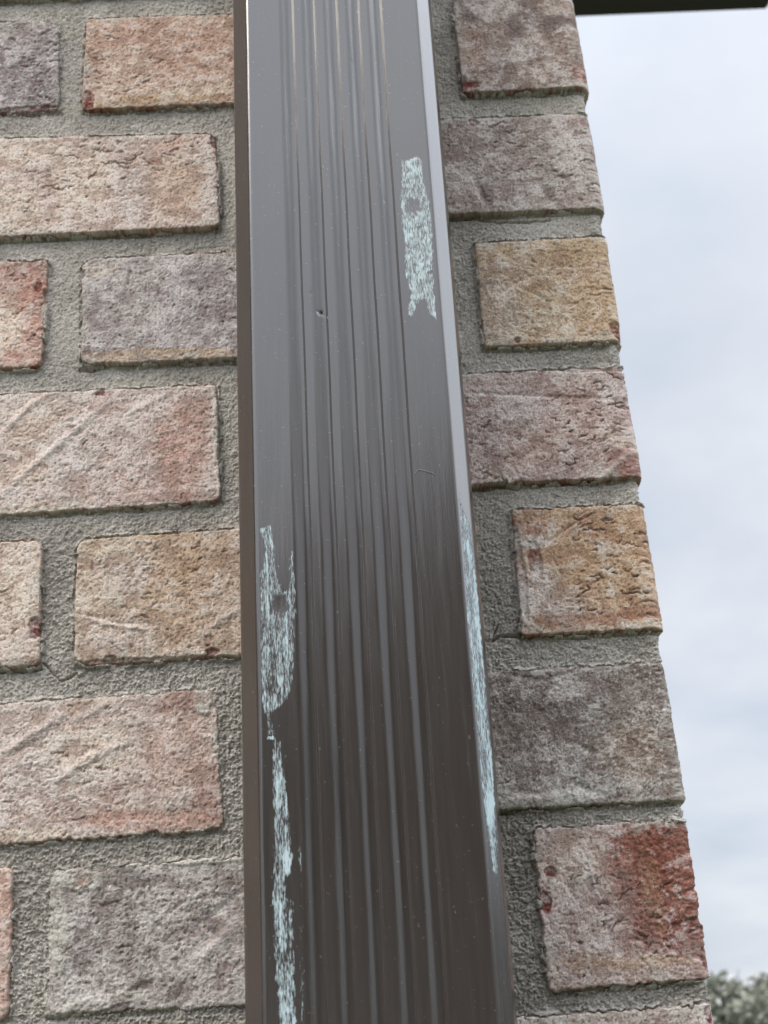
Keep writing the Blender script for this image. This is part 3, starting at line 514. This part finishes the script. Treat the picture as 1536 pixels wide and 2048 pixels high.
# coverage against grain: crisp speckle
thr = mnode('SUBTRACT', 1.0, at.outputs['Fac'])
thr = mnode('ADD', mnode('MULTIPLY', thr, .38), .25)
ck_ = mnode('MULTIPLY', mnode('SUBTRACT', nc.outputs['Fac'], thr), 5.5, True)
ck_ = mnode('MULTIPLY', ck_, mnode('GREATER_THAN', at.outputs['Fac'], .02))
ck_ = mnode('MULTIPLY', mnode('MINIMUM', ck_, mnode('MULTIPLY', at.outputs['Fac'], 4.0, True)), .86)
base = t.nodes.new('ShaderNodeValToRGB'); L(ns.outputs['Fac'], base.inputs[0])
base.color_ramp.elements[0].position = .3; base.color_ramp.elements[0].color = (.052, .042, .036, 1)
base.color_ramp.elements[1].position = .72; base.color_ramp.elements[1].color = (.060, .050, .043, 1)
mxn = t.nodes.new('ShaderNodeMix'); mxn.data_type = 'RGBA'; L(ck_, mxn.inputs[0]); L(base.outputs[0], mxn.inputs[6]); mxn.inputs[7].default_value = (.68, .85, .88, 1)
# settled dust: sparse pale specks and faint runs
nd = t.nodes.new('ShaderNodeTexNoise'); nd.inputs['Scale'].default_value = 640; nd.inputs['Detail'].default_value = 2; L(tcn.outputs['Object'], nd.inputs['Vector'])
dst = mnode('MULTIPLY', mnode('MULTIPLY', mnode('SUBTRACT', nd.outputs['Fac'], .70), 14.0, True), .5)
run = mnode('MULTIPLY', mnode('MULTIPLY', mnode('SUBTRACT', ns.outputs['Fac'], .62), 5.0, True), .12)
mxd = t.nodes.new('ShaderNodeMix'); mxd.data_type = 'RGBA'; L(mnode('MAXIMUM', dst, run), mxd.inputs[0]); L(mxn.outputs[2], mxd.inputs[6]); mxd.inputs[7].default_value = (.30, .29, .27, 1)
L(mxd.outputs[2], b.inputs['Base Color'])
rr = t.nodes.new('ShaderNodeMapRange'); L(ns.outputs['Fac'], rr.inputs[0]); rr.inputs[1].default_value = .3; rr.inputs[2].default_value = .7; rr.inputs[3].default_value = .16; rr.inputs[4].default_value = .23
L(mnode('MAXIMUM', rr.outputs[0], mnode('MULTIPLY', ck_, .8)), b.inputs['Roughness'])
b.inputs['IOR'].default_value = 1.98
bp1 = t.nodes.new('ShaderNodeBump'); bp1.inputs['Distance'].default_value = .00012; bp1.inputs['Strength'].default_value = .5; L(ns.outputs['Fac'], bp1.inputs['Height'])
bp2 = t.nodes.new('ShaderNodeBump'); bp2.inputs['Distance'].default_value = .0003; L(ck_, bp2.inputs['Height']); L(bp1.outputs[0], bp2.inputs['Normal'])
nf = t.nodes.new('ShaderNodeTexNoise'); nf.inputs['Scale'].default_value = 1600; L(tcn.outputs['Object'], nf.inputs['Vector'])
bp3 = t.nodes.new('ShaderNodeBump'); bp3.inputs['Distance'].default_value = .00004; bp3.inputs['Strength'].default_value = .5; L(nf.outputs['Fac'], bp3.inputs['Height']); L(bp2.outputs[0], bp3.inputs['Normal'])
L(bp3.outputs[0], b.inputs['Normal'])
sp = mesh_np('downspout', co, grid_quads(len(Zs), len(P_), None, True), M_sp, None, None, {'chalk': ch})
tag(sp, 'dark brown corrugated metal downspout with pale chalk scuffs, running up the brick wall', 'downspout')

# ------------------------------------------------------------------ ground
M_gr, t, b = mat('grass_ground'); b.inputs['Roughness'].default_value = .95
tcn = t.nodes.new('ShaderNodeTexCoord'); nn = t.nodes.new('ShaderNodeTexNoise'); nn.inputs['Scale'].default_value = .8; nn.inputs['Detail'].default_value = 8
t.links.new(tcn.outputs['Object'], nn.inputs['Vector']); rpn = t.nodes.new('ShaderNodeValToRGB'); t.links.new(nn.outputs['Fac'], rpn.inputs[0])
rpn.color_ramp.elements[0].color = (.035, .05, .02, 1); rpn.color_ramp.elements[1].color = (.10, .11, .05, 1); t.links.new(rpn.outputs[0], b.inputs['Base Color'])
gx = np.linspace(-1, 1, 61); gx = np.sign(gx) * np.abs(gx) ** 3 * 900
GX, GY = np.meshgrid(gx, gx)
gz = -4.5 + .25 * fbm(GX, GY, 15, 2, 120) * ss(3, 20, np.hypot(GX, GY)) - .02
tag(mesh_np('ground', np.stack([GX, GY, gz], -1).reshape(-1, 3), grid_quads(61, 61), M_gr), kind='structure')

# ------------------------------------------------------------------ trees beyond the wall
def leafmat(name, c1, c2):
    m, t, b = mat(name); oi = t.nodes.new('ShaderNodeNewGeometry'); r_ = t.nodes.new('ShaderNodeValToRGB')
    t.links.new(oi.outputs['Random Per Island'], r_.inputs[0]); r_.color_ramp.elements[0].color = c1; r_.color_ramp.elements[1].color = c2
    t.links.new(r_.outputs[0], b.inputs['Base Color']); b.inputs['Roughness'].default_value = .75; return m
M_leaf = leafmat('grey_green_leaves', (.16, .17, .13, 1), (.30, .31, .25, 1))
M_blos = leafmat('white_blossom', (.62, .62, .58, 1), (.8, .8, .78, 1))
M_ever = leafmat('dark_evergreen_leaves', (.018, .026, .012, 1), (.05, .06, .03, 1))
M_bark, t, b = mat('bark'); b.inputs['Base Color'].default_value = (.10, .085, .07, 1); b.inputs['Roughness'].default_value = .9; noise_bump(t, b, 30, .02)
def tubes(segs, n=7):
    co, q, o = [], [], 0
    for a, c, r0, r1 in segs:
        a, c = Vector(a), Vector(c); d = (c - a).normalized(); s = d.orthogonal().normalized(); u = d.cross(s)
        for p, r in ((a, r0), (c, r1)):
            for k in range(n):
                th = 2 * math.pi * k / n; co.append(tuple(p + (s * math.cos(th) + u * math.sin(th)) * r))
        for k in range(n): q.append((o + k, o + (k + 1) % n, o + n + (k + 1) % n, o + n + k))
        o += 2 * n
    return np.array(co), np.array(q)
def leaves(centres, radii, n, size, rs):
    k = rs.randint(len(centres), size=n); c = np.array(centres)[k]; r = np.array(radii)[k][:, None]
    v = rs.normal(size=(n, 3)); v /= np.linalg.norm(v, axis=1)[:, None]; p = c + v * r * (rs.rand(n, 1) ** .45) * np.array([1, 1, .85])
    a = rs.normal(size=(n, 3)); a /= np.linalg.norm(a, axis=1)[:, None]; b_ = np.cross(a, rs.normal(size=(n, 3))); b_ /= np.linalg.norm(b_, axis=1)[:, None]
    s = size * (.6 + .8 * rs.rand(n, 1)); a = a * s; b_ = b_ * s * .5
    co = np.stack([p - a, p + b_, p + a, p - b_], 1).reshape(-1, 3)
    return co, np.arange(4 * n).reshape(-1, 4)
def tree(x, y, h, wd, label, leafm, blossom, nleaf, seed, name='tree', group='trees beyond the house'):
    rs = np.random.RandomState(seed); g0 = -4.55
    root = tag(empty(name, (x, y, g0)), label, 'tree', group)
    segs = [((0, 0, 0), (.05 * wd, 0, h * .35), .035 * h, .026 * h), ((.05 * wd, 0, h * .35), (0, .03 * wd, h * .6), .026 * h, .016 * h)]
    cen, rad = [], []
    for i in range(22):
        th = rs.rand() * 6.28; el = rs.rand(); rr_ = wd * (.12 + .36 * rs.rand()) * (1.05 - .55 * el); zc = h * (.32 + .58 * el)
        c = (math.cos(th) * rr_, math.sin(th) * rr_, zc); cen.append(c); rad.append(wd * (.07 + .08 * rs.rand()))
        s0 = h * (.25 + .33 * el); segs.append(((0.02 * wd, 0, s0), c, .010 * h, .003 * h))
        for _ in range(3):
            e = (c[0] + rs.normal() * wd * .09, c[1] + rs.normal() * wd * .09, c[2] + abs(rs.normal()) * h * .06); segs.append((c, e, .004 * h, .001 * h))
    co, q = tubes(segs); o = mesh_np('trunk', co, q, M_bark, root)
    co, q = leaves(cen, rad, nleaf, .085 * (h / 4) ** .5, rs); mesh_np('crown', co, q, leafm, root, smooth=False)
    if blossom:
        co, q = leaves(cen, [r * 1.08 for r in rad], blossom, .085, rs); mesh_np('blossom', co, q, M_blos, root, smooth=False)
    return root
tree(6.6, 24.5, 4.45, 3.6, 'grey-green flowering tree touching the brick corner, lower right of the photo', M_leaf, 420, 5200, 1)
tree(8.6, 25.5, 4.35, 3.4, 'grey-green flowering tree at the right edge, right of the one by the brick corner', M_leaf, 380, 5200, 2)
for i, (x, y, h, wd) in enumerate([(11.6, 26.5, 4.6, 3.8), (15.2, 27., 4.3, 3.6), (3.4, 25.5, 4.5, 3.6), (19., 28., 5., 4.)]):
    tree(x, y, h, wd, ['grey-green tree standing off the right edge of the view', 'round tree farther right beyond the house', 'grey-green tree hidden behind the brick corner', 'taller tree far to the right'][i], M_leaf, 900, 6000, 10 + i)

for i, (x, y, h, wd) in enumerate([(12.5, 2.5, 6.1, 5.2), (14.5, 7.5, 6.3, 5.6), (17., 13., 6.8, 6.), (13.5, -2.6, 6.0, 5.4), (14., -7.4, 6.4, 5.4), (-10.5, -6.0, 9.0, 6.), (-8.5, -11.0, 9.6, 6.2), (-13.5, -1.5, 8.6, 6.)]):  # unseen evergreens, added as dark shapes for the downspout to reflect
    tree(x, y, h, wd, ['dark evergreen nearest the photographer on the right side of the garden', 'dark evergreen level with the house corner on the right', 'largest dark evergreen on the right, set back past the house corner', 'dark evergreen right of the photographer beside the garden corner', 'dark evergreen behind the photographer at the right garden corner', 'tall dark evergreen left of the photographer', 'tallest dark evergreen, left of the brown neighbouring house', 'tall dark evergreen at the far left end of the garden'][i], M_ever, 0, 6500, 30 + i, 'evergreen_tree', 'evergreens along the garden boundary')

# a fine pale thread stuck to the painted face
tp = [(-101.5 - 17.6 + dx_, dz_) for dx_, dz_ in ((0, -262.2), (.6, -260.9), (1.8, -260.4), (3.2, -260.9), (4.6, -261.3), (6.0, -262.0), (7.2, -262.2), (8.0, -263.0))]
sg = [((a[0] / 1000, (-79.0 + .025 * a[1] - .25) / 1000, a[1] / 1000), (c[0] / 1000, (-79.0 + .025 * c[1] - .25) / 1000, c[1] / 1000), .00016, .00016) for a, c in zip(tp[:-1], tp[1:])]
tco, tq = tubes(sg, 6)
M_th, t, b = mat('pale_thread'); b.inputs['Base Color'].default_value = (.32, .31, .29, 1); b.inputs['Roughness'].default_value = .8
tag(mesh_np('thread', tco, tq, M_th), 'fine curled pale thread stuck to the flat right face of the downspout', 'thread')

# ------------------------------------------------------------------ unseen house added behind the camera as something dark for the metal to mirror
nh = tag(empty('neighbour_house', (3, -9, -4.5)), 'brown neighbouring house behind the photographer, mirrored in the downspout', 'house')
M_nw, t, b = mat('brown_render'); b.inputs['Base Color'].default_value = (.085, .07, .06, 1); b.inputs['Roughness'].default_value = .9; noise_bump(t, b, 20, .01)
M_rf, t, b = mat('dark_roof_tiles'); b.inputs['Base Color'].default_value = (.05, .045, .042, 1); b.inputs['Roughness'].default_value = .85; noise_bump(t, b, 12, .03)
M_gl, t, b = mat('window_glass'); b.inputs['Base Color'].default_value = (.03, .035, .04, 1); b.inputs['Roughness'].default_value = .08
box('wall', (-3.2, -15.5, -4.5), (9.2, -9, 1.6), M_nw, nh)
gc = np.array([(-3.7, -8.6, 1.3), (9.7, -8.6, 1.3), (9.7, -15.9, 1.3), (-3.7, -15.9, 1.3), (1.2, -8.6, 4.1), (4.6, -8.6, 4.1), (4.6, -15.9, 4.1), (1.2, -15.9, 4.1)], float) - np.array(nh.location)
mesh_np('roof', gc, np.array([(0, 1, 5, 4), (1, 2, 6, 5), (2, 3, 7, 6), (3, 0, 4, 7), (4, 5, 6, 7), (3, 2, 1, 0)]), M_rf, nh, smooth=False)
for wx0 in (-1.5, 2.4, 6.2):
    wo = box('window', (wx0, -8.998, -1.2), (wx0 + 1.2, -8.95, .3), M_trim, nh, .004)
    pa = box('pane', (wx0 + .07, -8.96, -1.13), (wx0 + 1.13, -8.94, .23), M_gl, nh); pa.parent = wo; pa.matrix_parent_inverse = Matrix.Translation(nh.location).inverted()
